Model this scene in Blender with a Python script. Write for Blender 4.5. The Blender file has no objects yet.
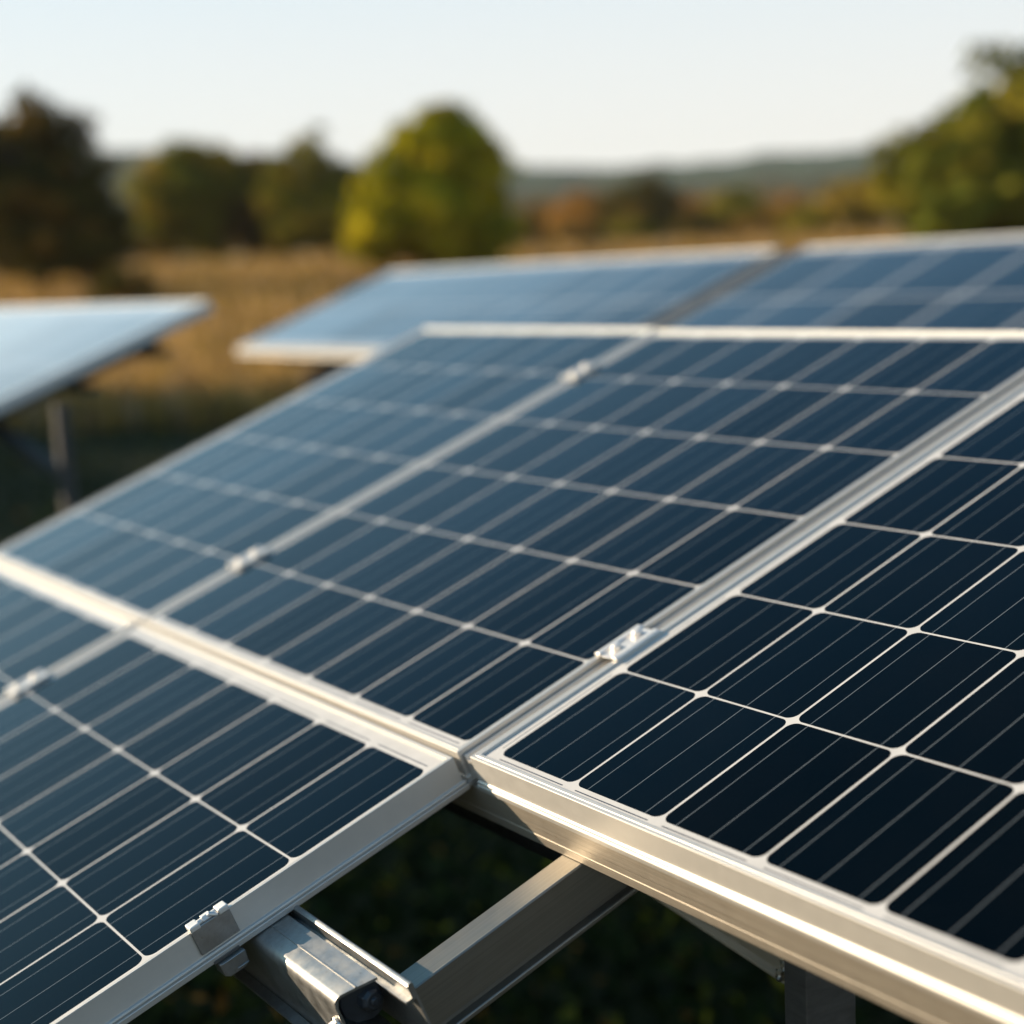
import bpy, bmesh, math, random
import numpy as np
from mathutils import Vector, Matrix

random.seed(7)
rng = np.random.default_rng(11)
scene = bpy.context.scene
COL = scene.collection
R = math.radians

# ------------------------------------------------------------------ camera
CAM_H = 1.75
F_PX = 1655.76                                    # focal length in pixels of a 1024 px wide frame
RIGHT = Vector((0.998989, -0.007150, -0.044382))
UPV = Vector((0.044955, 0.158881, 0.986274))
FWD = Vector((0.0, 0.987272, -0.159042))
cam_data = bpy.data.cameras.new("camera")
cam = bpy.data.objects.new("camera", cam_data)
COL.objects.link(cam)
m3 = Matrix((RIGHT, UPV, -FWD)).transposed()
cam.matrix_world = Matrix.Translation((0, 0, CAM_H)) @ m3.to_4x4()
cam_data.sensor_width = 36.0
cam_data.lens = F_PX / 1024 * 36
cam_data.clip_start = 0.05
cam_data.clip_end = 6000
cam_data.dof.use_dof = True
cam_data.dof.focus_distance = 1.56
cam_data.dof.aperture_fstop = 2.0
cam_data.dof.aperture_blades = 6
cam_data.dof.aperture_rotation = R(30)
scene.camera = cam

# ------------------------------------------------------------------ sky, sun, exposure
SUN_EL, SUN_TH = 18.0, -16.0                       # light travels towards +X, a little towards the camera
tr = Vector((math.cos(R(SUN_EL)) * math.cos(R(SUN_TH)), math.cos(R(SUN_EL)) * math.sin(R(SUN_TH)), -math.sin(R(SUN_EL))))
to_sun = -tr
world = bpy.data.worlds.new("World")
scene.world = world
world.use_nodes = True
nt = world.node_tree
sky = nt.nodes.new("ShaderNodeTexSky")
sky.sky_type = 'NISHITA'
sky.sun_disc = False
sky.sun_elevation = R(SUN_EL)
sky.sun_rotation = math.atan2(to_sun.x, to_sun.y)
sky.altitude = 100
sky.air_density = 0.8
sky.dust_density = 1.4
sky.ozone_density = 1.0
bg = nt.nodes["Background"]
bg.inputs["Strength"].default_value = 0.15
# thin bright veil low over the horizon, as on a clear autumn evening
def wm(op, a, b=None):
    x = nt.nodes.new("ShaderNodeMath"); x.operation = op
    for i, v in enumerate((a, b)):
        if v is None: continue
        if isinstance(v, (int, float)): x.inputs[i].default_value = v
        else: nt.links.new(v, x.inputs[i])
    return x.outputs[0]
def wmix(fac, a, b):
    x = nt.nodes.new("ShaderNodeMix"); x.data_type = 'RGBA'
    for q, v in ((x.inputs[0], fac), (x.inputs[6], a), (x.inputs[7], b)):
        if isinstance(v, tuple): q.default_value = (*v, 1)
        else: nt.links.new(v, q)
    return x.outputs[2]
tc = nt.nodes.new("ShaderNodeTexCoord"); sp = nt.nodes.new("ShaderNodeSeparateXYZ")
nt.links.new(tc.outputs["Generated"], sp.inputs[0])
sz = wm('MAXIMUM', sp.outputs[2], 0.0)
mr = nt.nodes.new("ShaderNodeMapRange"); mr.interpolation_type = 'SMOOTHSTEP'; mr.inputs[1].default_value = 0.02; mr.inputs[2].default_value = .32
nt.links.new(sz, mr.inputs[0])
veil = wmix(mr.outputs[0], (3.16, 2.98, 2.78), (2.04, 2.72, 3.14))
fac = wm('MULTIPLY', wm('POWER', 2.71828, wm('MULTIPLY', wm('POWER', wm('DIVIDE', sz, .42), 4.0), -1.0)), .9)
deep = nt.nodes.new("ShaderNodeVectorMath"); deep.operation = 'MULTIPLY'; deep.inputs[1].default_value = (.40, .74, .80)
nt.links.new(sky.outputs[0], deep.inputs[0])
nt.links.new(wmix(fac, deep.outputs[0], veil), bg.inputs["Color"])
sl = bpy.data.lights.new("sun", 'SUN')
sl.energy = 4.7
sl.angle = R(0.6)
sl.color = (1.0, 0.80, 0.57)
sun = bpy.data.objects.new("sun", sl)
COL.objects.link(sun)
sun.rotation_euler = to_sun.to_track_quat('Z', 'Y').to_euler()
scene.view_settings.view_transform = 'Standard'
scene.view_settings.look = 'None'
scene.view_settings.exposure = 1.05
scene.view_settings.gamma = 1.0
scene.cycles.use_denoising = True
scene.cycles.max_bounces = 8
scene.cycles.transparent_max_bounces = 8


# ------------------------------------------------------------------ helpers
def tag(o, label=None, cat=None, group=None, kind=None):
    if label: o["label"] = label
    if cat: o["category"] = cat
    if group: o["group"] = group
    if kind: o["kind"] = kind
    return o


def empty(name, matrix, label, cat, group=None):
    o = bpy.data.objects.new(name, None)
    COL.objects.link(o)
    o.empty_display_size = 0.05
    o.matrix_world = matrix
    return tag(o, label, cat, group)


class MB:
    """collects shapes for ONE mesh"""
    def __init__(self):
        self.v, self.f, self.mi, self.uv = [], [], [], {}

    def add(self, verts, faces, mi=0, uvs=None):
        b = len(self.v)
        self.v += [tuple(p) for p in verts]
        for k, f in enumerate(faces):
            if uvs: self.uv[len(self.f)] = uvs[k]
            self.f.append([b + i for i in f]); self.mi.append(mi)

    def box(self, x0, x1, y0, y1, z0, z1, mi=0, m=None):
        vs = [Vector((x, y, z)) for z in (z0, z1) for y in (y0, y1) for x in (x0, x1)]
        if m: vs = [m @ p for p in vs]
        self.add(vs, [(0, 2, 3, 1), (4, 5, 7, 6), (0, 1, 5, 4), (2, 6, 7, 3), (0, 4, 6, 2), (1, 3, 7, 5)], mi)

    def prism(self, prof, axis, a, b, mi=0, slant=None):
        """closed outline prof extruded along axis 'x','y','z' from a to b; slant(p) offsets the far end"""
        n = len(prof); vs = []
        for e, w in ((0, a), (1, b)):
            for p in prof:
                ww = w + (slant(p) if (slant and e) else 0)
                vs.append({'x': (ww, p[0], p[1]), 'y': (p[0], ww, p[1]), 'z': (p[0], p[1], ww)}[axis])
        fs = [(i, (i + 1) % n, n + (i + 1) % n, n + i) for i in range(n)]
        fs += [tuple(range(n - 1, -1, -1)), tuple(range(n, 2 * n))]
        self.add(vs, fs, mi)

    def tube(self, pts, rad, seg=10, mi=0, cap=True):
        pts = [Vector(p) for p in pts]
        if not isinstance(rad, (list, tuple)): rad = [rad] * len(pts)
        rings = []
        for i, p in enumerate(pts):
            d = (pts[min(i + 1, len(pts) - 1)] - pts[max(i - 1, 0)]).normalized()
            q = d.to_track_quat('Z', 'Y')
            rings.append([p + q @ Vector((math.cos(t) * rad[i], math.sin(t) * rad[i], 0)) for t in [2 * math.pi * k / seg for k in range(seg)]])
        vs = [p for r in rings for p in r]; fs = []
        for i in range(len(pts) - 1):
            for k in range(seg):
                fs.append((i * seg + k, i * seg + (k + 1) % seg, (i + 1) * seg + (k + 1) % seg, (i + 1) * seg + k))
        if cap:
            fs.append(tuple(range(seg - 1, -1, -1))); fs.append(tuple(range((len(pts) - 1) * seg, len(pts) * seg)))
        self.add(vs, fs, mi)

    def build(self, name, mats, parent=None, bevel=0.0, smooth=None, seg=2):
        me = bpy.data.meshes.new(name)
        me.from_pydata(self.v, [], self.f)
        for m in (mats if isinstance(mats, (list, tuple)) else [mats]): me.materials.append(m)
        me.polygons.foreach_set("material_index", self.mi)
        if self.uv:
            lay = me.uv_layers.new(name="cells")
            for k, uvs in self.uv.items():
                for li, uv in zip(me.polygons[k].loop_indices, uvs): lay.data[li].uv = uv
        bm = bmesh.new(); bm.from_mesh(me); bmesh.ops.recalc_face_normals(bm, faces=bm.faces); bm.to_mesh(me); bm.free()
        if smooth:
            me.shade_smooth(); me.set_sharp_from_angle(angle=R(smooth))
        o = bpy.data.objects.new(name, me)
        COL.objects.link(o)
        if parent: o.parent = parent
        if bevel:
            b = o.modifiers.new("edge", 'BEVEL'); b.width = bevel; b.segments = seg; b.limit_method = 'ANGLE'; b.angle_limit = R(40)
            b.harden_normals = False
        return o


class NT:
    """tiny node-graph writer"""
    def __init__(self, name):
        self.m = bpy.data.materials.new(name); self.m.use_nodes = True
        self.t = self.m.node_tree; self.b = self.t.nodes["Principled BSDF"]; self.out = self.t.nodes["Material Output"]

    def n(self, typ, **kw):
        x = self.t.nodes.new(typ)
        for k, v in kw.items():
            if k.startswith("i_"): x.inputs[k[2:].replace("_", " ")].default_value = v
            else: setattr(x, k, v)
        return x

    def l(self, a, b): self.t.links.new(a, b)

    def math(self, op, a, b=None, c=None, clamp=False):
        x = self.t.nodes.new("ShaderNodeMath"); x.operation = op; x.use_clamp = clamp
        for i, v in enumerate((a, b, c)):
            if v is None: continue
            if isinstance(v, (int, float)): x.inputs[i].default_value = v
            else: self.l(v, x.inputs[i])
        return x.outputs[0]

    def mix(self, fac, a, b):
        x = self.t.nodes.new("ShaderNodeMix"); x.data_type = 'RGBA'
        for s, v in ((x.inputs[0], fac), (x.inputs[6], a), (x.inputs[7], b)):
            if isinstance(v, (int, float)): s.default_value = v
            elif isinstance(v, tuple): s.default_value = (*v, 1) if len(v) == 3 else v
            else: self.l(v, s)
        return x.outputs[2]

    def noise(self, vec, scale, detail=3, rough=.5):
        x = self.n("ShaderNodeTexNoise"); x.inputs["Scale"].default_value = scale; x.inputs["Detail"].default_value = detail
        x.inputs["Roughness"].default_value = rough
        if vec is not None: self.l(vec, x.inputs["Vector"])
        return x.outputs["Fac"]

    def mapping(self, vec, scale):
        x = self.n("ShaderNodeMapping"); x.inputs["Scale"].default_value = scale; self.l(vec, x.inputs["Vector"])
        return x.outputs[0]

    def obj(self): return self.n("ShaderNodeTexCoord").outputs["Object"]

    def set(self, **kw):
        for k, v in kw.items():
            k = k.replace("_", " ")
            if isinstance(v, (int, float, tuple)):
                self.b.inputs[k].default_value = (*v, 1) if isinstance(v, tuple) and len(v) == 3 else v
            else: self.l(v, self.b.inputs[k])

    def bump(self, h, strength, dist):
        x = self.n("ShaderNodeBump"); x.inputs["Strength"].default_value = strength; x.inputs["Distance"].default_value = dist
        self.l(h, x.inputs["Height"]); self.l(x.outputs[0], self.b.inputs["Normal"])


# ------------------------------------------------------------------ materials
def ramp(g, fac, lo, hi, a=0.0, b=1.0):
    x = g.n("ShaderNodeMapRange"); x.inputs[1].default_value = lo; x.inputs[2].default_value = hi
    x.inputs[3].default_value = a; x.inputs[4].default_value = b
    g.l(fac, x.inputs[0])
    return x.outputs[0]


def cell_material(name, du, dv, rad, gap, bus, cellcol, white, rough, refl=1.32, tint=(.76, .93, 1.0)):
    """glass laminate; the UV map counts cells (x along the row, y up the slope)"""
    g = NT(name)
    uv = g.n("ShaderNodeUVMap", uv_map="cells").outputs[0]
    sx = g.n("ShaderNodeSeparateXYZ"); g.l(uv, sx.inputs[0])
    X, Y = sx.outputs[0], sx.outputs[1]
    fx, fy = g.math('FRACT', X), g.math('FRACT', Y)
    ex = g.math('MULTIPLY', g.math('SUBTRACT', .5, g.math('ABSOLUTE', g.math('SUBTRACT', fx, .5))), dv)   # metres to the cell edge
    ey = g.math('MULTIPLY', g.math('SUBTRACT', .5, g.math('ABSOLUTE', g.math('SUBTRACT', fy, .5))), du)
    qx = g.math('MAXIMUM', g.math('SUBTRACT', rad + gap, ex), 0.0)
    qy = g.math('MAXIMUM', g.math('SUBTRACT', rad + gap * .85, ey), 0.0)
    ln = g.math('SQRT', g.math('ADD', g.math('MULTIPLY', qx, qx), g.math('MULTIPLY', qy, qy)))
    incell = g.math('LESS_THAN', ln, rad)
    # inside the field of cells? a third coordinate carries the signed distance to the border of the field
    at = g.n("ShaderNodeAttribute", attribute_name="field").outputs["Vector"]
    sb = g.n("ShaderNodeSeparateXYZ"); g.l(at, sb.inputs[0])
    inx = g.math('MULTIPLY', g.math('GREATER_THAN', X, 0.0), g.math('LESS_THAN', X, sb.outputs[0]))
    iny = g.math('MULTIPLY', g.math('GREATER_THAN', Y, 0.0), g.math('LESS_THAN', Y, sb.outputs[1]))
    field = g.math('MULTIPLY', inx, iny)
    cell = g.math('MULTIPLY', incell, field)
    # bus bars: three thin silver lines in every cell, running up the slope
    t = g.math('SUBTRACT', g.math('FRACT', g.math('MULTIPLY', fx, 3.0)), .5)
    wob = g.math('MULTIPLY', g.math('SUBTRACT', g.noise(g.mapping(uv, (3, 1.4, 1)), 1.5, 1), .5), .0012)
    busl = g.math('LESS_THAN', g.math('ABSOLUTE', g.math('ADD', g.math('MULTIPLY', t, dv / 3), wob)), bus)
    busl = g.math('MULTIPLY', busl, cell)
    # per cell tone + crystalline grain + fine fingers
    cid = g.n("ShaderNodeTexWhiteNoise", noise_dimensions='2D')
    fl = g.n("ShaderNodeCombineXYZ"); g.l(g.math('FLOOR', X), fl.inputs[0]); g.l(g.math('FLOOR', Y), fl.inputs[1]); g.l(fl.outputs[0], cid.inputs["Vector"])
    tone = ramp(g, cid.outputs[0], 0, 1, .75, 1.3)
    grain = ramp(g, g.noise(g.mapping(uv, (60, 22, 1)), 3.0, 2, .7), .35, .75, .55, 1.75)
    fing = g.math('ADD', g.math('MULTIPLY', g.math('SINE', g.math('MULTIPLY', Y, 2 * math.pi * 70)), .16), 1.0)
    val = g.math('MULTIPLY', g.math('MULTIPLY', tone, grain), fing)
    hs = g.n("ShaderNodeHueSaturation"); hs.inputs["Color"].default_value = (*cellcol, 1); g.l(val, hs.inputs["Value"])
    spk = g.math('MULTIPLY', ramp(g, g.noise(g.mapping(uv, (420, 520, 1)), 1.0, 1, .5), .62, .74), .55)
    glint = g.mix(spk, hs.outputs[0], (.010, .020, .026))
    edge = g.math('MULTIPLY', g.math('LESS_THAN', g.math('MINIMUM', ex, ey), gap + .0016), cell)
    c = g.mix(g.math('MULTIPLY', edge, .5), glint, tuple(x * .5 for x in cellcol))
    c = g.mix(busl, c, (.12, .14, .155))
    # white backsheet; the frame groove's shadow is painted on as a dark dash line
    dirt = ramp(g, g.noise(g.obj(), 30, 3), .3, .8, .86, 1.0)
    w = g.n("ShaderNodeHueSaturation"); w.inputs["Color"].default_value = (*white, 1); g.l(dirt, w.inputs["Value"])
    ox = g.math('MULTIPLY', g.math('MAXIMUM', g.math('MULTIPLY', X, -1.0), g.math('SUBTRACT', X, sb.outputs[0])), dv)
    oy = g.math('MULTIPLY', g.math('MAXIMUM', g.math('MULTIPLY', Y, -1.0), g.math('SUBTRACT', Y, sb.outputs[1])), du)
    def band(d, other):
        a = g.math('MULTIPLY', g.math('GREATER_THAN', d, .0042), g.math('LESS_THAN', d, .0056))
        return g.math('MULTIPLY', a, g.math('GREATER_THAN', other, .010))
    dash = g.math('MAXIMUM', g.math('MULTIPLY', band(oy, ex), inx), g.math('MULTIPLY', band(ox, ey), iny))
    wc = g.mix(dash, w.outputs[0], (.05, .06, .08))
    col = g.mix(cell, wc, c)
    # a film of dust on the glass, uneven
    ob = g.obj()
    dust = ramp(g, g.noise(ob, 5, 4, .6), .35, .8, .0, .003)
    col = g.mix(dust, col, (.45, .40, .33))
    rv = ramp(g, g.noise(ob, 14, 4, .65), .3, .8, rough * .75, rough * 1.5)
    lw = g.n("ShaderNodeLayerWeight"); lw.inputs["Blend"].default_value = .5
    fr = g.math('ADD', g.math('MULTIPLY', g.math('POWER', lw.outputs["Facing"], 6.5), refl), .003, clamp=True)
    df = g.n("ShaderNodeBsdfDiffuse"); gl = g.n("ShaderNodeBsdfGlossy"); mx = g.n("ShaderNodeMixShader")
    g.l(col, df.inputs["Color"]); hv = g.n("ShaderNodeHueSaturation"); hv.inputs["Color"].default_value = (*tint, 1); g.l(g.mix(cell, (1, 1, 1), g.mix(cid.outputs[0], (.88, .88, .88), (1.08, 1.08, 1.08))), hv.inputs["Value"]); g.l(hv.outputs[0], gl.inputs["Color"]); g.l(rv, gl.inputs["Roughness"])
    g.l(fr, mx.inputs[0]); g.l(df.outputs[0], mx.inputs[1]); g.l(gl.outputs[0], mx.inputs[2]); g.l(mx.outputs[0], g.out.inputs[0])
    g.t.nodes.remove(g.b)
    return g.m


def metal(name, col, rough, streak=(1, 1, 1), sscale=40, amt=.2, metallic=1.0, bump=.0, spots=0, rvar=.2):
    g = NT(name)
    ob = g.obj()
    s = g.noise(g.mapping(ob, streak), sscale, 5, .65)
    big = g.noise(ob, 9, 3, .6)
    v = g.math('MULTIPLY', ramp(g, s, .25, .75, 1 - amt, 1 + amt), ramp(g, big, .25, .75, 1 - amt * .12, 1 + amt * .12))
    h = g.n("ShaderNodeHueSaturation"); h.inputs["Color"].default_value = (*col, 1); g.l(v, h.inputs["Value"])
    c = h.outputs[0]
    if spots:
        sp = ramp(g, g.noise(ob, 160, 2, .5), .66, .72, 0, spots)
        c = g.mix(sp, c, (.16, .13, .10))
    g.set(Base_Color=c, Metallic=metallic)
    g.l(ramp(g, g.noise(ob, 60, 3), .3, .7, rough * (1 - rvar * .75), rough * (1 + rvar * 1.2)), g.b.inputs["Roughness"])
    if bump: g.bump(s, bump, .0006)
    return g.m


M_CELL = cell_material("laminate", .17, .13, .0105, .0014, .00042, (.0003, .0014, .0027), (.52, .505, .485), .075)
M_BIGCELL = cell_material("large_laminate", .43, .36, .02, .0085, .0014, (.0010, .005, .010), (.30, .30, .295), .09, 1.75, (.93, .98, 1.0))
M_ALU = metal("anodised_aluminium", (.55, .525, .485), .55, (1, 1, 1), 55, .03, .72, rvar=.05)
M_BRUSH = metal("brushed_aluminium", (.40, .35, .285), .5, (.5, 120, 260), 6, .32, .7, bump=.5, rvar=.06)
M_GALV = metal("galvanised_steel", (.33, .325, .315), .46, (1, 1, 1), 150, .14, .9, bump=.12, spots=.35)
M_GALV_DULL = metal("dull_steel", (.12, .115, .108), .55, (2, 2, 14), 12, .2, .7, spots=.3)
M_BOLT = metal("bright_zinc", (.80, .76, .70), .26, (1, 1, 1), 80, .08)
M_CLAMP = metal("cast_clamp_aluminium", (.70, .67, .63), .48, (1, 1, 1), 70, .06, .6)


def plain(name, col, rough=.6, var=.15, scale=20):
    g = NT(name)
    v = ramp(g, g.noise(g.obj(), scale, 3), .3, .7, 1 - var, 1 + var)
    h = g.n("ShaderNodeHueSaturation"); h.inputs["Color"].default_value = (*col, 1); g.l(v, h.inputs["Value"])
    g.set(Base_Color=h.outputs[0], Roughness=rough)
    return g.m


M_PLUG = plain("black_plastic", (.022, .026, .032), .38, .3, 90)
M_BACK = plain("backsheet_underside", (.55, .55, .54), .6)
M_JBOX = plain("junction_box_plastic", (.02, .02, .02), .5)


def leaf_material(name, trans=.22):
    g = NT(name)
    c = g.n("ShaderNodeAttribute", attribute_name="tint").outputs["Color"]
    df = g.n("ShaderNodeBsdfDiffuse"); tl = g.n("ShaderNodeBsdfTranslucent"); mx = g.n("ShaderNodeMixShader")
    g.l(c, df.inputs[0]); g.l(c, tl.inputs[0]); mx.inputs[0].default_value = trans
    g.l(df.outputs[0], mx.inputs[1]); g.l(tl.outputs[0], mx.inputs[2]); g.l(mx.outputs[0], g.out.inputs[0])
    g.t.nodes.remove(g.b)
    return g.m


M_LEAF = leaf_material("leaves")
M_GRASS = leaf_material("grass_blades", .3)
M_BARK = plain("bark", (.07, .052, .04), .9, .4, 6)


# ------------------------------------------------------------------ ground
def smooth(a, b, x):
    t = np.clip((x - a) / (b - a), 0, 1); return t * t * (3 - 2 * t)


def ground_z(x, y):
    x = np.asarray(x, float); y = np.asarray(y, float)
    d = np.hypot(x, y)
    rise = 1.55 * smooth(20, 85, d) + 1.2 * smooth(110, 500, d)
    und = .10 * np.sin(x * .21 + 1.3) * np.cos(y * .17) * smooth(9, 25, d) + .03 * np.sin(x * 1.7) * np.sin(y * 1.3 + .6)
    return rise + und


gx = np.concatenate([-np.geomspace(3, 1450, 56)[::-1], np.linspace(-2.8, 2.8, 24), np.geomspace(3, 1450, 56)])
gy = np.concatenate([-np.geomspace(3, 280, 20)[::-1], np.linspace(-2.5, 2.5, 12), np.geomspace(3, 2050, 86)])
GX, GY = np.meshgrid(gx, gy)
GZ = ground_z(GX, GY)
nx, ny = len(gx), len(gy)
mb = MB()
mb.add(np.stack([GX.ravel(), GY.ravel(), GZ.ravel()], 1).tolist(),
       [(j * nx + i, j * nx + i + 1, (j + 1) * nx + i + 1, (j + 1) * nx + i) for j in range(ny - 1) for i in range(nx - 1)])
g = NT("autumn_meadow")
ob = g.obj()
n1 = g.noise(g.mapping(ob, (.05, .12, .1)), 1.0, 4, .6)
n2 = g.noise(ob, .9, 5, .65)
n3 = g.noise(ob, 14, 4, .7)
c = g.mix(ramp(g, n1, .35, .65), (.32, .20, .075), (.36, .24, .14))
c = g.mix(ramp(g, n2, .42, .68), c, (.22, .15, .04))
c = g.mix(ramp(g, n3, .3, .75, 0, .6), c, (.10, .075, .022))
# near the racks the green grass is darkened in colour to imitate shade
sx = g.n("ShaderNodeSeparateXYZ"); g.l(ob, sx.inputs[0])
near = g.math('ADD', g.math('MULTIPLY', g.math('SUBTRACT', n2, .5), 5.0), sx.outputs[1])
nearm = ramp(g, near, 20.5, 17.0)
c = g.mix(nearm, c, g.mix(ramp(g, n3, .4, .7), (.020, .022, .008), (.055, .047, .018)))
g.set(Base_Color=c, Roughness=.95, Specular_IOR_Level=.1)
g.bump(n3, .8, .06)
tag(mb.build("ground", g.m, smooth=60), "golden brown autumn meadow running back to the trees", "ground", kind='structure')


# ------------------------------------------------------------------ leaf-cloud writer
def leaf_mesh(name, cen, size, tint, mat, parent=None, flat=.0, out=None):
    n = len(cen)
    a = rng.normal(size=(n, 3)); a /= np.linalg.norm(a, axis=1)[:, None]
    if flat: a[:, 2] *= flat; a /= np.linalg.norm(a, axis=1)[:, None]
    if out is not None:
        nn = out / (np.linalg.norm(out, axis=1)[:, None] + 1e-6) + rng.normal(size=(n, 3)) * .42
        a = np.cross(nn, a); a /= np.linalg.norm(a, axis=1)[:, None]
        b = np.cross(nn, a)
    else:
        b = np.cross(a, rng.normal(size=(n, 3)))
    b /= np.linalg.norm(b, axis=1)[:, None]
    s = size[:, None]
    q = np.stack([cen - a * s * .9, cen + b * s * .42 + a * s * .05, cen + a * s, cen - b * s * .42 + a * s * .05], 1).reshape(-1, 3)
    me = bpy.data.meshes.new(name)
    me.vertices.add(4 * n); me.loops.add(4 * n); me.polygons.add(n)
    me.vertices.foreach_set("co", q.ravel())
    me.loops.foreach_set("vertex_index", np.arange(4 * n, dtype=np.int32))
    me.polygons.foreach_set("loop_start", np.arange(0, 4 * n, 4, dtype=np.int32))
    me.polygons.foreach_set("loop_total", np.full(n, 4, np.int32))
    me.update()
    at = me.color_attributes.new("tint", 'FLOAT_COLOR', 'CORNER')
    at.data.foreach_set("color", np.repeat(np.concatenate([tint, np.ones((n, 1))], 1), 4, 0).ravel())
    me.materials.append(mat)
    o = bpy.data.objects.new(name, me); COL.objects.link(o)
    if parent: o.parent = parent
    return o


def at_px(x, y, d):
    """world point a forward distance d away in the direction of a picture point (only used to lay the site out)"""
    return Vector((0, 0, CAM_H)) + d * ((x - 512) / F_PX * RIGHT - (y - 512) / F_PX * UPV + FWD)


def tree(name, xpx, ytop, d, wpx, label, cols, group, lobes=None, nleaf=5200, low=.16, kind="tree", where=None):
    if where:
        top = Vector(where[:3]); W = where[3]
    else:
        top = at_px(xpx, ytop, d); W = wpx / F_PX * d / 2
    gz = float(ground_z(top.x, top.y))
    H = (top.z - gz) * 1.10
    root = empty(name, Matrix.Translation((top.x, top.y, gz)), label, kind, group)
    lobes = lobes or [(0, .58, 1.0, .42)]
    # clumps scattered through the crown's lobes (x offset, height, half width, half height - in units of W and H)
    pts, szs, tn, outs = [], [], [], []
    per = 2 * nleaf // len(lobes)
    for (lx, lz, lw, lh) in lobes:
        nc = 60
        for k in range(nc):
            while True:
                p = rng.uniform(-1, 1, 3)
                r = np.linalg.norm(p)
                if .35 < r < 1: break
            p *= rng.uniform(.72, .95) if rng.random() > .2 else 1.0
            cc = np.array([lx * W + p[0] * W * lw, p[1] * W * lw * .95, (lz + p[2] * lh) * H])
            cr = W * lw * rng.uniform(.16, .30)
            m = per // nc
            q = rng.normal(size=(m, 3)); q /= np.linalg.norm(q, axis=1)[:, None]
            q *= (rng.random((m, 1)) ** .45)
            pts.append(cc + q * cr * np.array([1.15, 1.15, .8])); outs.append(q + .9 * p / np.linalg.norm(p) + np.array([0, 0, .25]))
            szs.append(np.full(m, cr * .42) * rng.uniform(.6, 1.2, m))
            t = rng.random(); base = np.array(cols[0]) * (1 - t) + np.array(cols[1]) * t
            if len(cols) > 2 and rng.random() < .22: base = np.array(cols[2])
            tn.append(base * rng.uniform(.7, 1.3, (m, 1)))
    pts = np.concatenate(pts); outs = np.concatenate(outs); szs = np.concatenate(szs); tn = np.concatenate(tn)
    ok = pts[:, 2] > low * H * .4
    leaf_mesh("crown", pts[ok], szs[ok], tn[ok], M_LEAF, root, out=outs[ok])
    tb = MB()
    r0 = H * .028
    tb.tube([(0, 0, -.3), (W * .02, 0, H * .15), (W * -.03, 0, H * .4), (0, 0, H * .72)], [r0 * 1.25, r0, r0 * .75, r0 * .25], 9)
    for k in range(8):
        an = k * 2.4; hz = H * (.22 + .05 * k); L = W * rng.uniform(.45, .8)
        tb.tube([(0, 0, hz), (math.cos(an) * L * .5, math.sin(an) * L * .5, hz + H * .09), (math.cos(an) * L, math.sin(an) * L, hz + H * .2)], [r0 * .5, r0 * .32, r0 * .1], 6)
    tb.build("trunk", M_BARK, root, smooth=50)
    return root


DARK = [(.050, .048, .012), (.085, .066, .014), (.15, .09, .018)]
OLIVE = [(.11, .115, .014), (.20, .17, .018), (.28, .20, .02)]
GREEN = [(.075, .088, .012), (.14, .135, .016), (.20, .165, .018)]
YELLOW = [(.20, .19, .010), (.33, .28, .010), (.40, .31, .012)]
BROWN = [(.16, .095, .025), (.25, .14, .032), (.12, .09, .02)]
ORANGE = [(.32, .15, .035), (.42, .21, .04), (.20, .12, .025)]
GOLD = [(.33, .22, .028), (.44, .28, .04), (.19, .145, .025)]

AT = "autumn trees edging the meadow"
tree("tree", 0, 0, 0, 0, "broad unseen tree added beyond the left picture edge, farthest of three put there for shade", OLIVE, None, [(0, .52, 1, .46), (0, .3, 1, .3)], 4000, .0, where=(-17.5, 20.5, 7.0, 3.2))  # unseen tree, added to throw shade on the far ground
tree("tree", 28, 92, 46, 190, "tall dark olive tree rising behind the small rack at left", DARK, AT, [(-.1, .60, .8, .38), (.42, .5, .62, .34), (-.35, .38, .8, .26), (.28, .26, .75, .2)], 9000, .05)
tree("bush", 118, 262, 40, 80, "low dark bush at the foot of the tall dark tree", DARK, None, [(0, .5, 1, .46), (.5, .35, .7, .3)], 1600, .0, "bush")
tree("tree", 184, 143, 72, 120, "rounded green tree just right of the tall dark tree", OLIVE, AT, [(0, .55, 1, .44), (-.35, .42, .8, .3)], 4200, .02)
tree("tree", 240, 147, 78, 92, "brownish thin-leaved tree between two green ones at the meadow edge", BROWN, AT, [(0, .52, 1, .46), (.2, .36, .9, .3)], 3600, .02)
tree("tree", 304, 132, 68, 104, "dark green tree with a golden left flank left of the yellow-green tree", OLIVE, AT, [(0, .56, .8, .44), (-.45, .42, .65, .36), (.35, .4, .8, .33)], 5200, .02)
tree("tree", 342, 160, 74, 70, "small dark green tree tucked behind the yellow-green tree", DARK, AT, [(0, .52, 1, .46)], 2800, .02)
tree("tree", 436, 114, 50, 160, "domed bright yellow-green tree standing alone behind the rear rack", YELLOW, AT, [(.02, .52, 1.0, .48), (.04, .52, .92, .45), (-.04, .32, 1.12, .31), (.02, .55, .72, .44)], 13000, .02)
tree("tree", 1016, 66, 40, 275, "large olive-green tree towering over the right end of the rear rack", GREEN, AT, [(.12, .62, .85, .38), (-.5, .46, .6, .28), (-.1, .38, .95, .3), (.6, .45, .8, .36)], 10500, .02)
tree("tree", 0, 0, 0, 0, "unseen green tree added beyond the left picture edge to shade the left rack", OLIVE, None, [(0, .52, 1, .46), (0, .3, 1, .3)], 4000, .0, where=(-12.5, 7.3, 4.1, 3.3))  # out of view; added low and wide to shade ground, not panels
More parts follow.
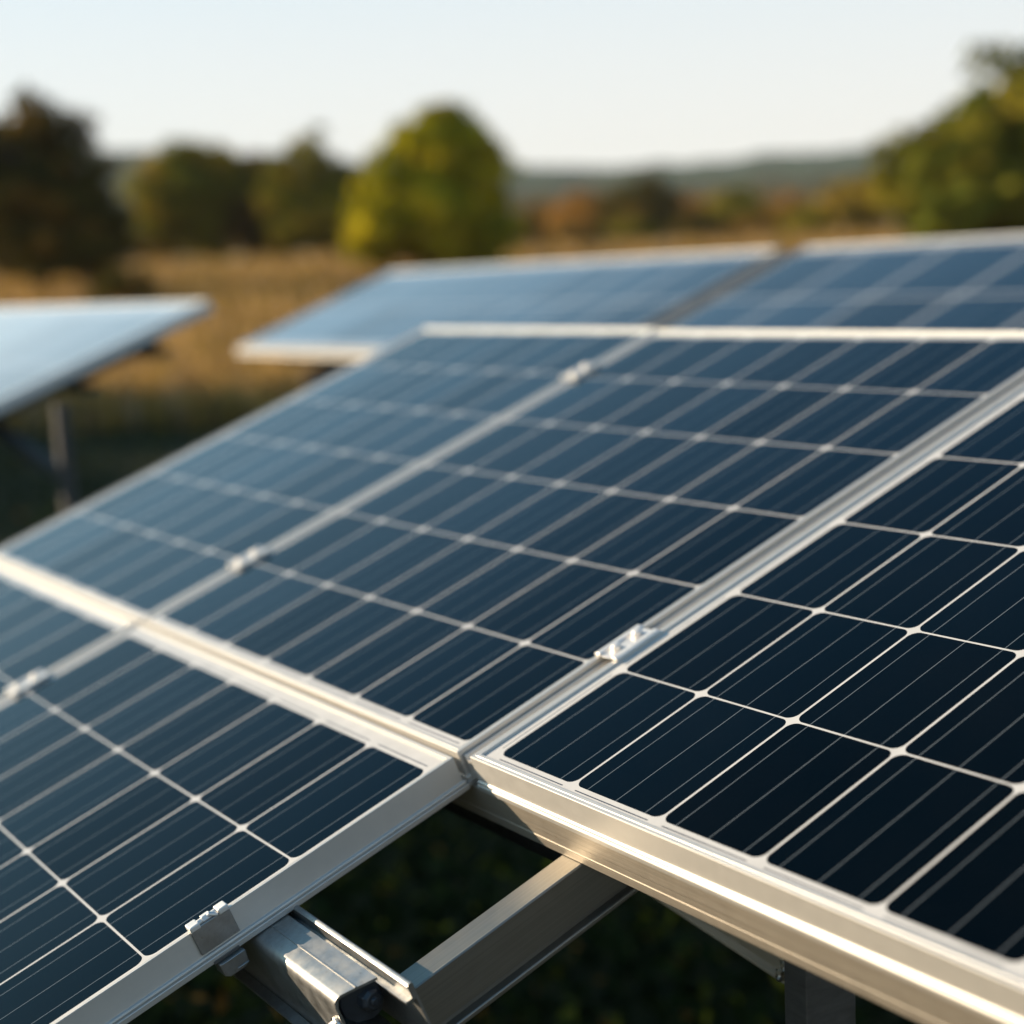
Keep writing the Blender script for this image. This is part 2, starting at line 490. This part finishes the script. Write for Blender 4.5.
tree("tree", 0, 0, 0, 0, "unseen olive tree added beyond the left picture edge to shade the meadow", OLIVE, None, [(0, .52, 1, .46), (0, .3, 1, .3)], 4000, .0, where=(-14.5, 15.4, 5.6, 3.0))  # added out of view to cast shade across the grass
tree("tree", 212, 158, 76, 84, "low dark green tree in the gap between the rounded green tree and the brownish one", DARK, AT, [(0, .52, 1, .48)], 3000, .0)
tree("tree", 268, 152, 78, 90, "dull green tree in the gap left of the tree with the golden flank", OLIVE, AT, [(0, .52, 1, .48)], 3000, .0)
BUSH = ["brown bush at the far meadow edge beside the tall dark tree", "small olive bush under the rounded green tree", "low dark bush under the brownish tree", "brown bush under the tree with the golden flank",
        "small olive bush at the left foot of the domed yellow-green tree", "dark bush at the right foot of the domed yellow-green tree", "brown bush under the pale brown low tree", "olive bush between the rusty orange tree and the dark olive one",
        "dark bush under the second rusty orange tree", "brown bush right of the greenish gold tree", "olive bush under the small brown tree near the large tree", "dark bush at the foot of the golden tree"]
for i_, (x_, y_, w_, d_) in enumerate(((150, 226, 60, 80), (205, 232, 46, 76), (262, 228, 64, 78), (325, 230, 60, 70), (352, 236, 44, 60), (528, 222, 56, 90), (575, 218, 70, 86), (628, 220, 60, 84), (700, 214, 76, 84), (760, 212, 64, 80), (812, 208, 70, 74), (855, 204, 60, 64))):
    tree("bush", x_, y_, d_, w_, BUSH[i_], (BROWN, OLIVE, DARK)[i_ % 3], "low bushes along the far edge of the meadow", [(0, .45, 1, .5), (.5, .35, .8, .36)], 1100, .0, "bush")
row = [(545, 205, 150, 60, BROWN, "pale brown low tree right of the domed yellow-green tree"),
       (590, 192, 140, 74, ORANGE, "rusty orange tree in the low line of woods"),
       (642, 180, 132, 84, DARK, "dark olive tree, tallest of the low line of woods"),
       (690, 198, 140, 64, ORANGE, "second rusty orange tree, right of the tallest in the low woods"),
       (735, 190, 128, 66, OLIVE, "greenish gold tree in the middle of the low woods"),
       (782, 196, 150, 62, ORANGE, "pinkish orange tree right of the greenish gold one"),
       (822, 206, 140, 52, BROWN, "small brown tree second from the large olive-green tree"),
       (858, 178, 105, 76, GOLD, "golden tree beside the large olive-green tree")]
for (x, y, d, w, c, lab) in row:
    tree("tree", x, y, d * .72, w * 1.12, lab, c, AT, [(0, .52, 1, .46), (random.uniform(-.4, .4), .36, .85, .32)], 2600, .0)


# ------------------------------------------------------------------ hills
def hill(name, D, xs, ys, depth, col, label):
    X = np.linspace(-.75, .75, 150)
    mb = MB(); vs = []
    pxs = 512 + X * F_PX
    yy = np.interp(pxs, xs, ys)
    hor = 245 + (512 - pxs) * .045
    crest = CAM_H + (hor - yy) / F_PX * D
    rows_ = 14
    for j in range(rows_):
        t = j / (rows_ - 1)
        dd = D + (t - .72) * depth
        prof = math.sin(min(t / .72, 1) * math.pi / 2) if t < .72 else math.cos((t - .72) / .28 * math.pi / 2)
        for i, x in enumerate(X):
            bump = rng.normal() * D * .0011
            vs.append((x * dd, dd, -4 + (crest[i] + 4) * prof + bump * prof))
    n = len(X)
    mb.add(vs, [(j * n + i, j * n + i + 1, (j + 1) * n + i + 1, (j + 1) * n + i) for j in range(rows_ - 1) for i in range(n - 1)])
    g = NT(name + "_woods")
    ob = g.obj()
    c = g.mix(ramp(g, g.noise(ob, .012, 5, .6), .35, .65), col[0], col[1])
    c = g.mix(ramp(g, g.noise(ob, .11, 3, .7), .4, .7, 0, .7), c, col[2])
    g.set(Base_Color=c, Roughness=1.0, Specular_IOR_Level=0.0)
    return tag(mb.build(name, g.m, smooth=80), label, "hill", kind='structure')


hill("hills", 1300, [-700, 0, 90, 130, 200, 380, 520, 600, 700, 800, 880, 960, 1200, 1800], [150, 150, 152, 154, 160, 168, 171, 172, 167, 158, 152, 151, 156, 160], 700,
     [(.026, .050, .026), (.040, .060, .028), (.018, .034, .018)], "wooded blue-green ridge along the horizon")
hill("hills", 620, [-700, 0, 300, 520, 640, 760, 900, 1100, 1800], [215, 212, 205, 196, 190, 184, 176, 178, 182], 320,
     [(.06, .055, .022), (.085, .06, .024), (.03, .036, .016)], "nearer low brown-green rise below the blue ridge")

# ------------------------------------------------------------------ solar racks: local frame x along the row, y up the slope, z off the glass
VW, UW, NW = Vector((.5337349, -.8454902, .0165330)), Vector((.7890631, .5049552, .3498567)), Vector((-.3041488, -.1736851, .9366573))
ROT = Matrix((VW, UW, NW)).transposed().to_4x4()
ORG = Vector((-.0573683, 1.6782445, 1.2363554))


def frame_of(origin): return Matrix.Translation(origin) @ ROT


T0 = frame_of(ORG)

FR = [(.0095, .0010), (.0093, .0026), (.0088, .0030), (.0052, .0030), (.0048, .0026), (.0044, .0030), (.0007, .0030), (.0003, .0028), (.0001, .0025), (.0000, .0021),
      (.0000, -.0244), (-.0003, -.0256), (-.0013, -.0261), (-.0020, -.0266), (-.0024, -.0273), (-.0027, -.0284), (-.0018, -.0291), (-.0008, -.0296), (-.0014, -.0302), (-.0030, -.0310), (-.0034, -.0318), (-.0034, -.0366), (-.0028, -.0372),
      (.0240, -.0372), (.0240, -.0354), (.0042, -.0350), (.0042, -.0030), (.0095, -.0030)]


def solar_panel(T, x0, y0, nx_, ny_, dx, dy, bord, label, group, big=False, k=1.0):
    """x0,y0 = lower left corner of the field of cells; bord = (left, right, bottom, top)"""
    L, Rr, B, Tp = bord
    ox0, ox1, oy0, oy1 = x0 - L, x0 + nx_ * dx + Rr, y0 - B, y0 + ny_ * dy + Tp
    W, H = ox1 - ox0, oy1 - oy0
    root = empty("solar_panel", T @ Matrix.Translation((ox0, oy0, 0)), label, "solar panel", group)
    fr = MB()
    prof = [(d * k if d > 0 else d, h) for d, h in FR]
    n = len(prof)
    vs = []
    for (cx, cy, sx_, sy_) in ((0, 0, 1, 1), (W, 0, -1, 1), (W, H, -1, -1), (0, H, 1, -1)):
        vs += [(cx + sx_ * d, cy + sy_ * d, h) for d, h in prof]
    fs = [(a * n + i, ((a + 1) % 4) * n + i, ((a + 1) % 4) * n + (i + 1) % n, a * n + (i + 1) % n) for a in range(4) for i in range(n)]
    fr.add(vs, fs)
    fr.build("frame", M_ALU, root, smooth=24)
    e = .006 * k
    lam = MB()
    c = [(e, e), (W - e, e), (W - e, H - e), (e, H - e)]
    uv = [((x - L) / dx, (y - B) / dy) for x, y in c]
    lam.add([(x, y, 0.0) for x, y in c], [(0, 1, 2, 3)], 0, [uv])
    lam.add([(x, y, -.0052) for x, y in c], [(3, 2, 1, 0)], 1)
    lam.add([(x, y, z) for z in (-.0052, 0.0) for x, y in c], [(0, 1, 5, 4), (1, 2, 6, 5), (2, 3, 7, 6), (3, 0, 4, 7)], 1)
    me_o = lam.build("glass", [M_BIGCELL if big else M_CELL, M_BACK], root)
    a = me_o.data.attributes.new("field", 'FLOAT_VECTOR', 'FACE')
    for i in range(len(me_o.data.polygons)): a.data[i].vector = (nx_, ny_, 0)
    jb = MB(); jb.box(W / 2 - .06, W / 2 + .06, H - .16, H - .08, -.026, -.0054)
    jb.build("junction_box", M_JBOX, root, bevel=.003)
    return root


G1 = "solar panels of the front rack"
dy = .17
solar_panel(T0, -.94 - 6 * .1345, -.004, 6, 6, .1345, .1725, (.030, .0155, .018, .022), "pale sky-reflecting solar panel at the far left end of the front rack's upper row", G1)
solar_panel(T0, -7 * .1287, 0, 7, 6, .1287, dy, (.020, .010, .0195, .024), "dark blue solar panel in the middle of the front rack's upper row", G1, k=.8)
solar_panel(T0, .0583, .001, 7, 6, .134, .1705, (.0245, .020, .0195, .024), "near-black solar panel with sharp white cell lines and a sunlit front frame", G1)
solar_panel(T0, .003 - 7 * .1284, -.054 - 6 * .168, 7, 6, .1284, .168, (.022, .011, .02, .0265), "solar panel below the middle one, with a clamp on its exposed right edge", G1, k=.55)
solar_panel(T0, -.94 - 6 * .1345, -.054 - 6 * .168, 6, 6, .1345, .168, (.030, .0155, .02, .0265), "lower solar panel mostly cut off at the left edge of the picture", G1)


# ------------------------------------------------------------------ rack members of the front rack
def purlin(name, T, prof, a, b, label, mat, cat="rail", group=None, slant=None, bevel=.0008, smooth_=35):
    root = empty(name, T @ Matrix.Translation((a, 0, 0)), label, cat, group)
    mb = MB(); mb.prism(prof, 'x', 0, b - a, slant=slant)
    mb.build("profile", mat, root, bevel=bevel, smooth=smooth_)
    return root


# rail under the lower edge of the upper row: flat brushed front, two shallow steps
top_prof = [(-.0190, -.0380), (.034, -.0380), (.034, -.0800), (-.0190, -.0800), (-.0190, -.0690), (-.0183, -.0684), (-.0183, -.0600), (-.0190, -.0594)]
purlin("mounting_rail", T0, top_prof, -1.74, 1.05, "brushed aluminium rail running beneath the sunlit frame of the dark right panel", M_BRUSH, "rail", "mounting rails of the front rack")

root = empty("joint_strip", T0 @ Matrix.Translation((.0215, -.0150, 0)), "recessed grey strip filling the seam beside the dark right panel", "strip")
mb = MB(); mb.prism([(-.0090, -.030), (.0090, -.030), (.0090, -.0035), (.0072, -.0022), (.0060, -.0040), (.0052, -.0075), (-.0052, -.0075), (-.0060, -.0040), (-.0072, -.0022), (-.0090, -.0035)], 'y', 0, 1.058)
mb.build("profile", M_ALU, root, smooth=30)

# the rail that sticks out past the lower panel
root = empty("mounting_rail", T0 @ Matrix.Translation((-1.74, 0, 0)), "galvanised rail sticking out past the lower panel's right edge, with an open end", "rail", "mounting rails of the front rack")
X_END = .196 + 1.74
p_main = [(-.2965, -.112), (-.2965, -.0500), (-.2955, -.0440), (-.2925, -.0400), (-.2880, -.0383), (-.2745, -.0380), (-.2741, -.0371), (-.2729, -.0371), (-.2724, -.0380), (-.2545, -.0380),
          (-.2545, -.0405), (-.2700, -.0405), (-.2880, -.0408), (-.2915, -.0430), (-.2940, -.0500), (-.2940, -.110), (-.2500, -.110), (-.2500, -.112)]
mb = MB(); mb.prism(p_main, 'x', 0, X_END, slant=lambda p: (p[0] + .275) * .35)
mb.build("profile", M_GALV, root, smooth=40)
mb = MB(); mb.prism([(-.2540, -.0480), (-.2470, -.0480), (-.2470, -.0360), (-.2452, -.0345), (-.2425, -.0345), (-.2410, -.0360), (-.2410, -.112), (-.2435, -.112), (-.2435, -.0505), (-.2540, -.0505)], 'x', 0, .2475 + 1.74)
mb.build("back_lip", M_GALV, root, smooth=40)
mb = MB(); mb.prism([(-.3085, -.1095), (-.2975, -.1095), (-.2975, -.1125), (-.3085, -.1125)], 'x', 0, X_END - .01)
mb.build("lower_flange", M_GALV, root, bevel=.0006)
mb = MB()
mb.prism([(-.2915, -.0520), (-.2880, -.0430), (-.2720, -.0422), (-.2560, -.0425), (-.2545, -.0600), (-.2600, -.0720), (-.2700, -.0770), (-.2840, -.0740), (-.2910, -.0650)], 'x', X_END - .030, X_END - .004, slant=lambda p: (p[0] + .275) * .35)
mb.tube([(X_END - .006, -.2665, -.0570), (X_END + .004, -.2660, -.0568), (X_END + .0075, -.2657, -.0566)], [.0118, .0108, .0080], 8)
mb.tube([(X_END + .0070, -.2657, -.0566), (X_END + .0105, -.2655, -.0566)], [.0050, .0040], 6)
mb.build("end_plug", M_PLUG, root, bevel=.0008, smooth=30)
mb = MB()
bx = X_END - .018
mb.tube([(bx, -.2970, -.0700), (bx, -.2995, -.0700)], .0085, 20)
mb.tube([(bx, -.2995, -.0700), (bx, -.3050, -.0700)], .0058, 6)
mb.tube([(bx, -.3050, -.0700), (bx, -.3100, -.0700)], [.0036, .0030], 12)
mb.build("bolt", M_BOLT, root, bevel=.0004, smooth=30)

# further rails that carry the panels (mostly hidden by them)
z_prof = [(-.03, -.038), (.03, -.038), (.03, -.041), (-.027, -.041), (-.027, -.09), (.03, -.09), (.03, -.093), (-.03, -.093)]
for yy_, b_, lab in ((.86, 1.05, "galvanised rail hidden beneath the upper edge of the front rack"), (-.86, .196, "galvanised rail hidden beneath the lower edge of the front rack")):
    purlin("mounting_rail", T0, [(p[0] + yy_, p[1]) for p in z_prof], -1.74, b_, lab, M_GALV, "rail", "mounting rails of the front rack")


def channel(name, p0, p1, hgt, wid, mat, label, cat, side, upv, group=None, fl=.0035):
    """C channel from p0 to p1 (top line of its web); web faces 'side'"""
    p0, p1 = Vector(p0), Vector(p1)
    ax = (p1 - p0).normalized(); sd = Vector(side); sd = (sd - ax * sd.dot(ax)).normalized(); up_ = sd.cross(ax)
    if up_.dot(Vector(upv)) < 0: up_ = -up_
    M = Matrix((ax, sd, up_)).transposed().to_4x4()
    if M.determinant() < 0:
        ax = -ax; p0, p1 = p1, p0
        M = Matrix((ax, sd, up_)).transposed().to_4x4()
    M = Matrix.Translation(p0) @ M
    root = empty(name, M, label, cat, group)
    L = (p1 - p0).length
    mb = MB()
    # web at y=0 facing +y, flanges running back to -wid; a rolled lip at the bottom
    mb.prism([(0, 0), (.0012, -.0015), (.0012, -hgt + .0135), (-.0040, -hgt + .0125), (-.0040, -hgt + .0070), (.0050, -hgt + .0062), (.0062, -hgt + .0050), (.0062, -hgt + .0012), (.0050, -hgt), (-wid, -hgt), (-wid, -hgt + fl), (-fl, -hgt + fl), (-fl, -fl), (-wid, -fl), (-wid, 0)], 'x', 0, L)
    mb.build("profile", mat, root, bevel=.0007, smooth=30)
    return root


def W_(x, y, z): return T0 @ Vector((x, y, z))


M_RAFT = metal("rafter_aluminium", (.25, .235, .205), .45, (.6, 90, 160), 5, .14, .9, bump=.15, rvar=.06)
channel("rafter", W_(.186, -.2385, -.0806), W_(.186, 1.0, -.0806), .062, .032, M_RAFT, "aluminium cross beam bridging the open gap between the two rails", "beam", VW, NW, "sloping beams of the front rack")


def post(px, py, top, yaw_v, a, b, label, group, plate=True, mat=None):
    """upright channel post; a = size along the row, b = size across"""
    vx = Vector((yaw_v.x, yaw_v.y, 0)).normalized(); ux = Vector((-vx.y, vx.x, 0))
    M = Matrix((vx, ux, Vector((0, 0, 1)))).transposed().to_4x4()
    z0 = float(ground_z(px, py))
    root = empty("post", Matrix.Translation((px, py, z0)) @ M, label, "post", group)
    mb = MB(); t = .004
    mb.prism([(-a / 2, -b / 2), (a / 2, -b / 2), (a / 2, b / 2), (-a / 2, b / 2), (-a / 2, b / 2 - .012), (-a / 2 + t, b / 2 - .012), (-a / 2 + t, b / 2 - t), (a / 2 - t, b / 2 - t), (a / 2 - t, -b / 2 + t), (-a / 2 + t, -b / 2 + t), (-a / 2 + t, -b / 2 + .012), (-a / 2, -b / 2 + .012)], 'z', -.25, top - z0)
    mb.build("shaft", mat or M_GALV_DULL, root, bevel=.0012)
    if plate:
        pl = MB()
        pl.box(a / 2 + .0004, a / 2 + .0052, -b / 2 - .055, b / 2 - .002, top - z0 - .20, top - z0 - .02)
        pl.build("gusset_plate", mat or M_GALV_DULL, root, bevel=.001)
        for (yy_, zz_) in ((-b / 2 - .035, -.165), (-b / 2 - .03, -.06), (0.0, -.115)):
            bl = MB()
            bl.tube([(a / 2 + .0054, yy_, top - z0 + zz_), (a / 2 + .0074, yy_, top - z0 + zz_)], .0085, 16)
            bl.tube([(a / 2 + .0074, yy_, top - z0 + zz_), (a / 2 + .0134, yy_, top - z0 + zz_)], .006, 6)
            bl.build("bolt", M_BOLT, root, smooth=30)
    return root


pc = Vector((.2655, 1.548))
vxh = Vector((VW.x, VW.y, 0)).normalized(); uxh = Vector((-vxh.y, vxh.x, 0))
corner = Vector((.2640, 1.5080, 0))
cen = corner - vxh * .016 + uxh * .0325
post(cen.x, cen.y, 1.205, VW, .032, .065, "grey steel post under the dark right panel, bolted to a brace", "posts of the front rack", False)
M_BRACE = metal("brace_steel", (.46, .41, .32), .5, (.6, 90, 160), 5, .15, .2, rvar=.08)
b0, b1 = at_px(600, 893, 1.67), at_px(800, 1024, 1.665)
bax = (b1 - b0).normalized(); bup = (NW - bax * NW.dot(bax)).normalized()
b0 += bup * .072; b1 += bup * .072
br = channel("brace", b0, b1, .072, .03, M_BRACE, "dim diagonal brace between the cross beam and the steel post", "brace", -UW, NW)
blen = (b1 - b0).length
flip = (br.matrix_world.inverted() @ b1).x > .05
for (dx_, dz_) in ((.046, -.030), (.040, -.056)):
    xx = blen - dx_ if flip else dx_
    bl = MB()
    bl.tube([(xx, .0008, dz_), (xx, .0032, dz_)], .0078, 18)
    bl.tube([(xx, .0032, dz_), (xx, .0085, dz_)], .0058, 6)
    bl.tube([(xx, .0085, dz_), (xx, .0120, dz_)], [.0034, .0026], 10)
    bl.build("bolt", M_BOLT, br, smooth=30)
M_BLACK = metal("black_steel", (.022, .022, .024), .5, (2, 2, 14), 12, .2, .6)  # even near-black colour with faint streaks
purlin("mounting_rail", T0, [(.002, -.0802), (.050, -.0802), (.050, -.128), (.002, -.128)], -1.70, .152, "black rail tucked under the brushed rail, left of the cross beam", M_BLACK, "rail", "mounting rails of the front rack")


# ------------------------------------------------------------------ clamps
def mid_clamp(x, y, ln, label, k_=1.0):
    root = empty("module_clamp", T0 @ Matrix.Translation((x, y, .003)), label, "clamp", "module clamps")
    h = ln / 2
    mb = MB()
    mb.prism([(-.0205 * k_, .0004), (-.0205 * k_, .0030), (-.0185 * k_, .0040), (-.0120 * k_, .0046), (-.0098 * k_, .0036), (-.0090 * k_, .0016), (.0090 * k_, .0016), (.0098 * k_, .0036), (.0120 * k_, .0046), (.0185 * k_, .0040), (.0205 * k_, .0030), (.0205 * k_, .0004)], 'y', -h, h)
    mb.build("pad", M_CLAMP, root, bevel=.0007, seg=2, smooth=35)
    for yy_ in (-h * .48, h * .48):
        bt = MB()
        bt.tube([(0, yy_, .0016), (0, yy_, .0031)], .0084, 22)
        bt.tube([(0, yy_, .0031), (0, yy_, .0078)], [.0068, .0066], 6)
        bt.tube([(0, yy_, .0078), (0, yy_, .0090)], [.0046, .0034], 14)
        bt.build("bolt", M_CLAMP, root, bevel=.0004, smooth=30)
    return root


mid_clamp(.0225, .211, .064, "bright lumpy clamp on the seam beside the dark right panel")
mid_clamp(-.9228, .174, .060, "blurred clamp on the left seam just above the long bright rail seam")
mid_clamp(-.9228, .864, .060, "blurred clamp on the left seam near the rack's top edge")
mid_clamp(-.9228, -.211, .060, "blurred clamp near the left picture edge below the long bright seam")

root = empty("end_clamp", T0 @ Matrix.Translation((.014, -.3240, .003)), "bright end clamp gripping the lower panel's exposed right edge", "clamp")
mb = MB()
for s in (-1, 1):
    mb.box(-.0085, .0046, s * .0158 - .0056, s * .0158 + .0056, .0004, .0066)
mb.build("pad", M_CLAMP, root, bevel=.0014, seg=3, smooth=50)
mb = MB()
mb.prism([(-.0215, .0002), (-.0215, -.0262), (.0215, -.0262), (.0215, .0002), (.0195, .0020), (-.0195, .0020)], 'x', .0006, .0028)
mb.build("face_plate", M_GALV, root, bevel=.0008, smooth=40)
mb = MB()
mb.tube([(-.0030, -.0105, .0030), (-.0030, .0105, .0034)], .0030, 14)
mb.tube([(-.0030, -.0055, .0034), (-.0028, .0035, .0036)], .0046, 6)
mb.tube([(-.0055, -.010, .001), (-.0005, .003, .0058), (.0020, .0095, .002)], [.0022, .0028, .002], 10)
mb.build("bolt", M_CLAMP, root, bevel=.0004, smooth=35)
mb = MB()
mb.prism([(-.012, -.0418), (.0150, -.0418), (.0165, -.0430), (.0150, -.0560), (.0100, -.0590), (-.007, -.0590), (-.012, -.0550)], 'x', -.010, .0085)
mb.box(.0083, .0105, -.010, .0150, -.0432, -.0415)
mb.box(.0083, .0100, .002, .0150, -.0560, -.0545)
mb.build("lower_bracket", M_GALV, root, bevel=.0012, smooth=40)
mb = MB()
mb.box(-.006, .0040, -.015, .014, -.0416, -.0374)
mb.build("web", M_GALV_DULL, root, bevel=.0008)

# ------------------------------------------------------------------ the rear rack (large-format panels)
TB = frame_of(at_px(390, 270, 8.7))
GB = "large-format solar panels of the rear racks"
for x0, lab in ((.05, "large pale solar panel of the rear rack, left of the dark gap"), (3.215, "large striped solar panel of the rear rack, right of the dark gap")):
    n_ = 8
    solar_panel(TB, x0, -.91, n_, 2, 3.0 / 8 if x0 < 1 else .372, .415, (.012, .012, .07, .06), lab, GB, True, 1.0)
M_GAPDARK = plain("gap_darkness", (.012, .012, .012), .95)  # matt black stands in for the darkness of the open gap
root = empty("joint_strip", TB @ Matrix.Translation((3.0655, -.98, 0)), "dark strip added to darken the open gap between the two rear rack panels", "strip")
mb = MB(); mb.prism([(0, -.022), (.134, -.022), (.134, -.004), (.118, -.007), (.016, -.007), (0, -.004)], 'y', 0, .945)
mb.build("profile", M_GAPDARK, root)
bp = [(-.04, -.038), (.04, -.038), (.04, -.042), (-.035, -.042), (-.035, -.12), (.04, -.12), (.04, -.124), (-.04, -.124)]
for yy_, lab in ((-.25, "steel rail beneath the upper half of the rear rack"), (-.82, "steel rail beneath the lower half of the rear rack")):
    purlin("mounting_rail", TB, [(p[0] + yy_, p[1]) for p in bp], .25, 6.2, lab, M_GALV, "rail", "mounting rails of the rear rack")
for xx, lab in ((.7, "steel post holding the left end of the rear rack"), (2.6, "steel post in the middle of the rear rack"), (5.6, "steel post holding the right end of the rear rack")):
    p = TB @ Vector((xx, -.53, -.09))
    channel("rafter", TB @ Vector((xx + .04, -1.0, -.1245)), TB @ Vector((xx + .04, -.1, -.1245)), .08, .05, M_GALV_DULL, {.7: "sloping beam under the left end of the rear rack", 2.6: "sloping beam in the middle of the rear rack", 5.6: "sloping beam under the right end of the rear rack"}[xx], "beam", VW, NW, "sloping beams of the rear rack")
    q = TB @ Vector((xx, -.53, -.22))
    post(q.x, q.y, q.z, VW, .07, .09, lab, "posts of the rear rack", False)

# ------------------------------------------------------------------ the small rack at left
TL = frame_of(at_px(210, 299, 5.6))
solar_panel(TL, -.055 - 8 * .36, -.975, 8, 2, .36, .43, (.06, .08, .08, .10), "large pale solar panel tilted over dark shade at the left picture edge", GB, True, 1.3)
bp2 = [(-.03, -.038), (.03, -.038), (.03, -.042), (-.026, -.042), (-.026, -.10), (.03, -.10), (.03, -.104), (-.03, -.104)]
for yy_, lab in ((-.22, "dark rail end poking out under the left rack near its upper corner"), (-.50, "dark rail end poking out lower down under the left rack")):
    purlin("mounting_rail", TL, [(p[0] + yy_, p[1]) for p in bp2], -2.9, .03, lab, M_GALV_DULL, "rail", "mounting rails of the left rack")
M_POSTL = M_GALV_DULL
lp = at_px(62, 420, 5.05)
nl = TL.to_3x3() @ Vector((0, 0, 1)); pl0 = TL @ Vector((0, 0, -.045))
ztop = pl0.z - ((lp.x - pl0.x) * nl.x + (lp.y - pl0.y) * nl.y) / nl.z
M_SHADY = metal("shaded_dark_steel", (.060, .058, .055), .6, (2, 2, 14), 12, .2, .4)  # steel colour darkened to imitate the shade under the left panel
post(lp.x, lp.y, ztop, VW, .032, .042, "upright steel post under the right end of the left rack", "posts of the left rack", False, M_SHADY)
q0 = Vector((lp.x, lp.y, 0))
channel("rafter", TL @ Vector((-.62, -1.0, -.105)), TL @ Vector((-.62, -.12, -.105)), .06, .045, M_GALV_DULL, "sloping beam beneath the panel of the left rack", "beam", VW, NW)
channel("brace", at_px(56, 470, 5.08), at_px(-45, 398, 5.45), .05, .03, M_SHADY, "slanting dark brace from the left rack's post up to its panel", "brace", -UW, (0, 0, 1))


# ------------------------------------------------------------------ meadow grass and undergrowth (uncountable)
def blades(name, n, xr, yr, hgt, cols, label, cat, dens=None, spread=.5):
    y = yr[0] * (yr[1] / yr[0]) ** rng.random(n)
    x = rng.uniform(xr[0], xr[1], n) * (y if dens == 'fan' else 1)
    z = ground_z(x, y)
    cl = np.sin(x * 2.1 + np.sin(y * 1.3) * 2) * np.sin(y * 1.7 + np.sin(x * .9) * 2)
    keep = rng.random(n) < np.clip(.55 + .5 * cl, .12, 1)
    x, y, z = x[keep], y[keep], z[keep]; n = len(x)
    h = hgt * rng.uniform(.45, 1.25, n) * (1 + (y / yr[1]) * 1.2)
    w = h * .045 + y * .0010
    an = rng.uniform(0, 2 * np.pi, n)
    lean = rng.normal(size=(n, 2)) * h[:, None] * spread * .6
    dx_, dy_ = np.cos(an) * w, np.sin(an) * w
    b = np.stack([x, y, z], 1)
    top = b + np.stack([lean[:, 0], lean[:, 1], h], 1)
    mid = b + np.stack([lean[:, 0] * .35, lean[:, 1] * .35, h * .55], 1)
    off = np.stack([dx_, dy_, np.zeros(n)], 1)
    q = np.stack([b - off, b + off, mid + off * .8, top, mid - off * .8], 1).reshape(-1, 3)
    me = bpy.data.meshes.new(name)
    me.vertices.add(5 * n); me.loops.add(5 * n); me.polygons.add(n)
    me.vertices.foreach_set("co", q.ravel())
    me.loops.foreach_set("vertex_index", np.arange(5 * n, dtype=np.int32))
    me.polygons.foreach_set("loop_start", np.arange(0, 5 * n, 5, dtype=np.int32))
    me.polygons.foreach_set("loop_total", np.full(n, 5, np.int32))
    me.update()
    ci = rng.integers(0, len(cols), n)
    t = np.array(cols)[ci] * rng.uniform(.6, 1.35, (n, 1))
    a = me.color_attributes.new("tint", 'FLOAT_COLOR', 'CORNER')
    a.data.foreach_set("color", np.repeat(np.concatenate([t, np.ones((n, 1))], 1), 5, 0).ravel())
    me.materials.append(M_GRASS)
    o = bpy.data.objects.new(name, me); COL.objects.link(o)
    return tag(o, label, cat, kind='stuff')


blades("dry_grass", 60000, (-.42, .42), (17.5, 65), .30, [(.36, .22, .06), (.44, .28, .09), (.28, .18, .05), (.40, .26, .14)], "tall dry golden grass of the meadow", "grass", 'fan')
n = 44000
y = np.concatenate([rng.uniform(1.9, 9.5, 26000), rng.uniform(9.5, 18.5, 18000)]); x = rng.uniform(-.36, .36, n) * y + rng.normal(size=n) * .2
z = ground_z(x, y) + rng.random(n) ** 1.6 * .34 * (.4 + .6 * (np.sin(x * 3.1 + y) * .5 + .5))
pal = np.array([(.014, .020, .007), (.020, .028, .008), (.010, .014, .006), (.06, .058, .010), (.16, .14, .014), (.20, .09, .02)])  # near-black greens: the shade is put into the leaf colours
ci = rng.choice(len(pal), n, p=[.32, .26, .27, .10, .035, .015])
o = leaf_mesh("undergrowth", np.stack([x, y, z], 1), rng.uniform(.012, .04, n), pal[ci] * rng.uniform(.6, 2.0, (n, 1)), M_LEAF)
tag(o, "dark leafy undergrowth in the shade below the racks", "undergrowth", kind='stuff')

# ------------------------------------------------------------------ air
mb = MB(); mb.box(-1600, 1600, -300, 2150, -8, 118)
hz = bpy.data.materials.new("air"); hz.use_nodes = True
ht = hz.node_tree
ht.nodes.remove(ht.nodes["Principled BSDF"])
pv = ht.nodes.new("ShaderNodeVolumePrincipled")
pv.inputs["Color"].default_value = (.86, .89, .92, 1); pv.inputs["Density"].default_value = .00014
ht.links.new(pv.outputs[0], ht.nodes["Material Output"].inputs["Volume"])
tag(mb.build("haze", hz), "thin pale haze over the meadow and the hills", "haze", kind='stuff')
scene.cycles.volume_bounces = 0
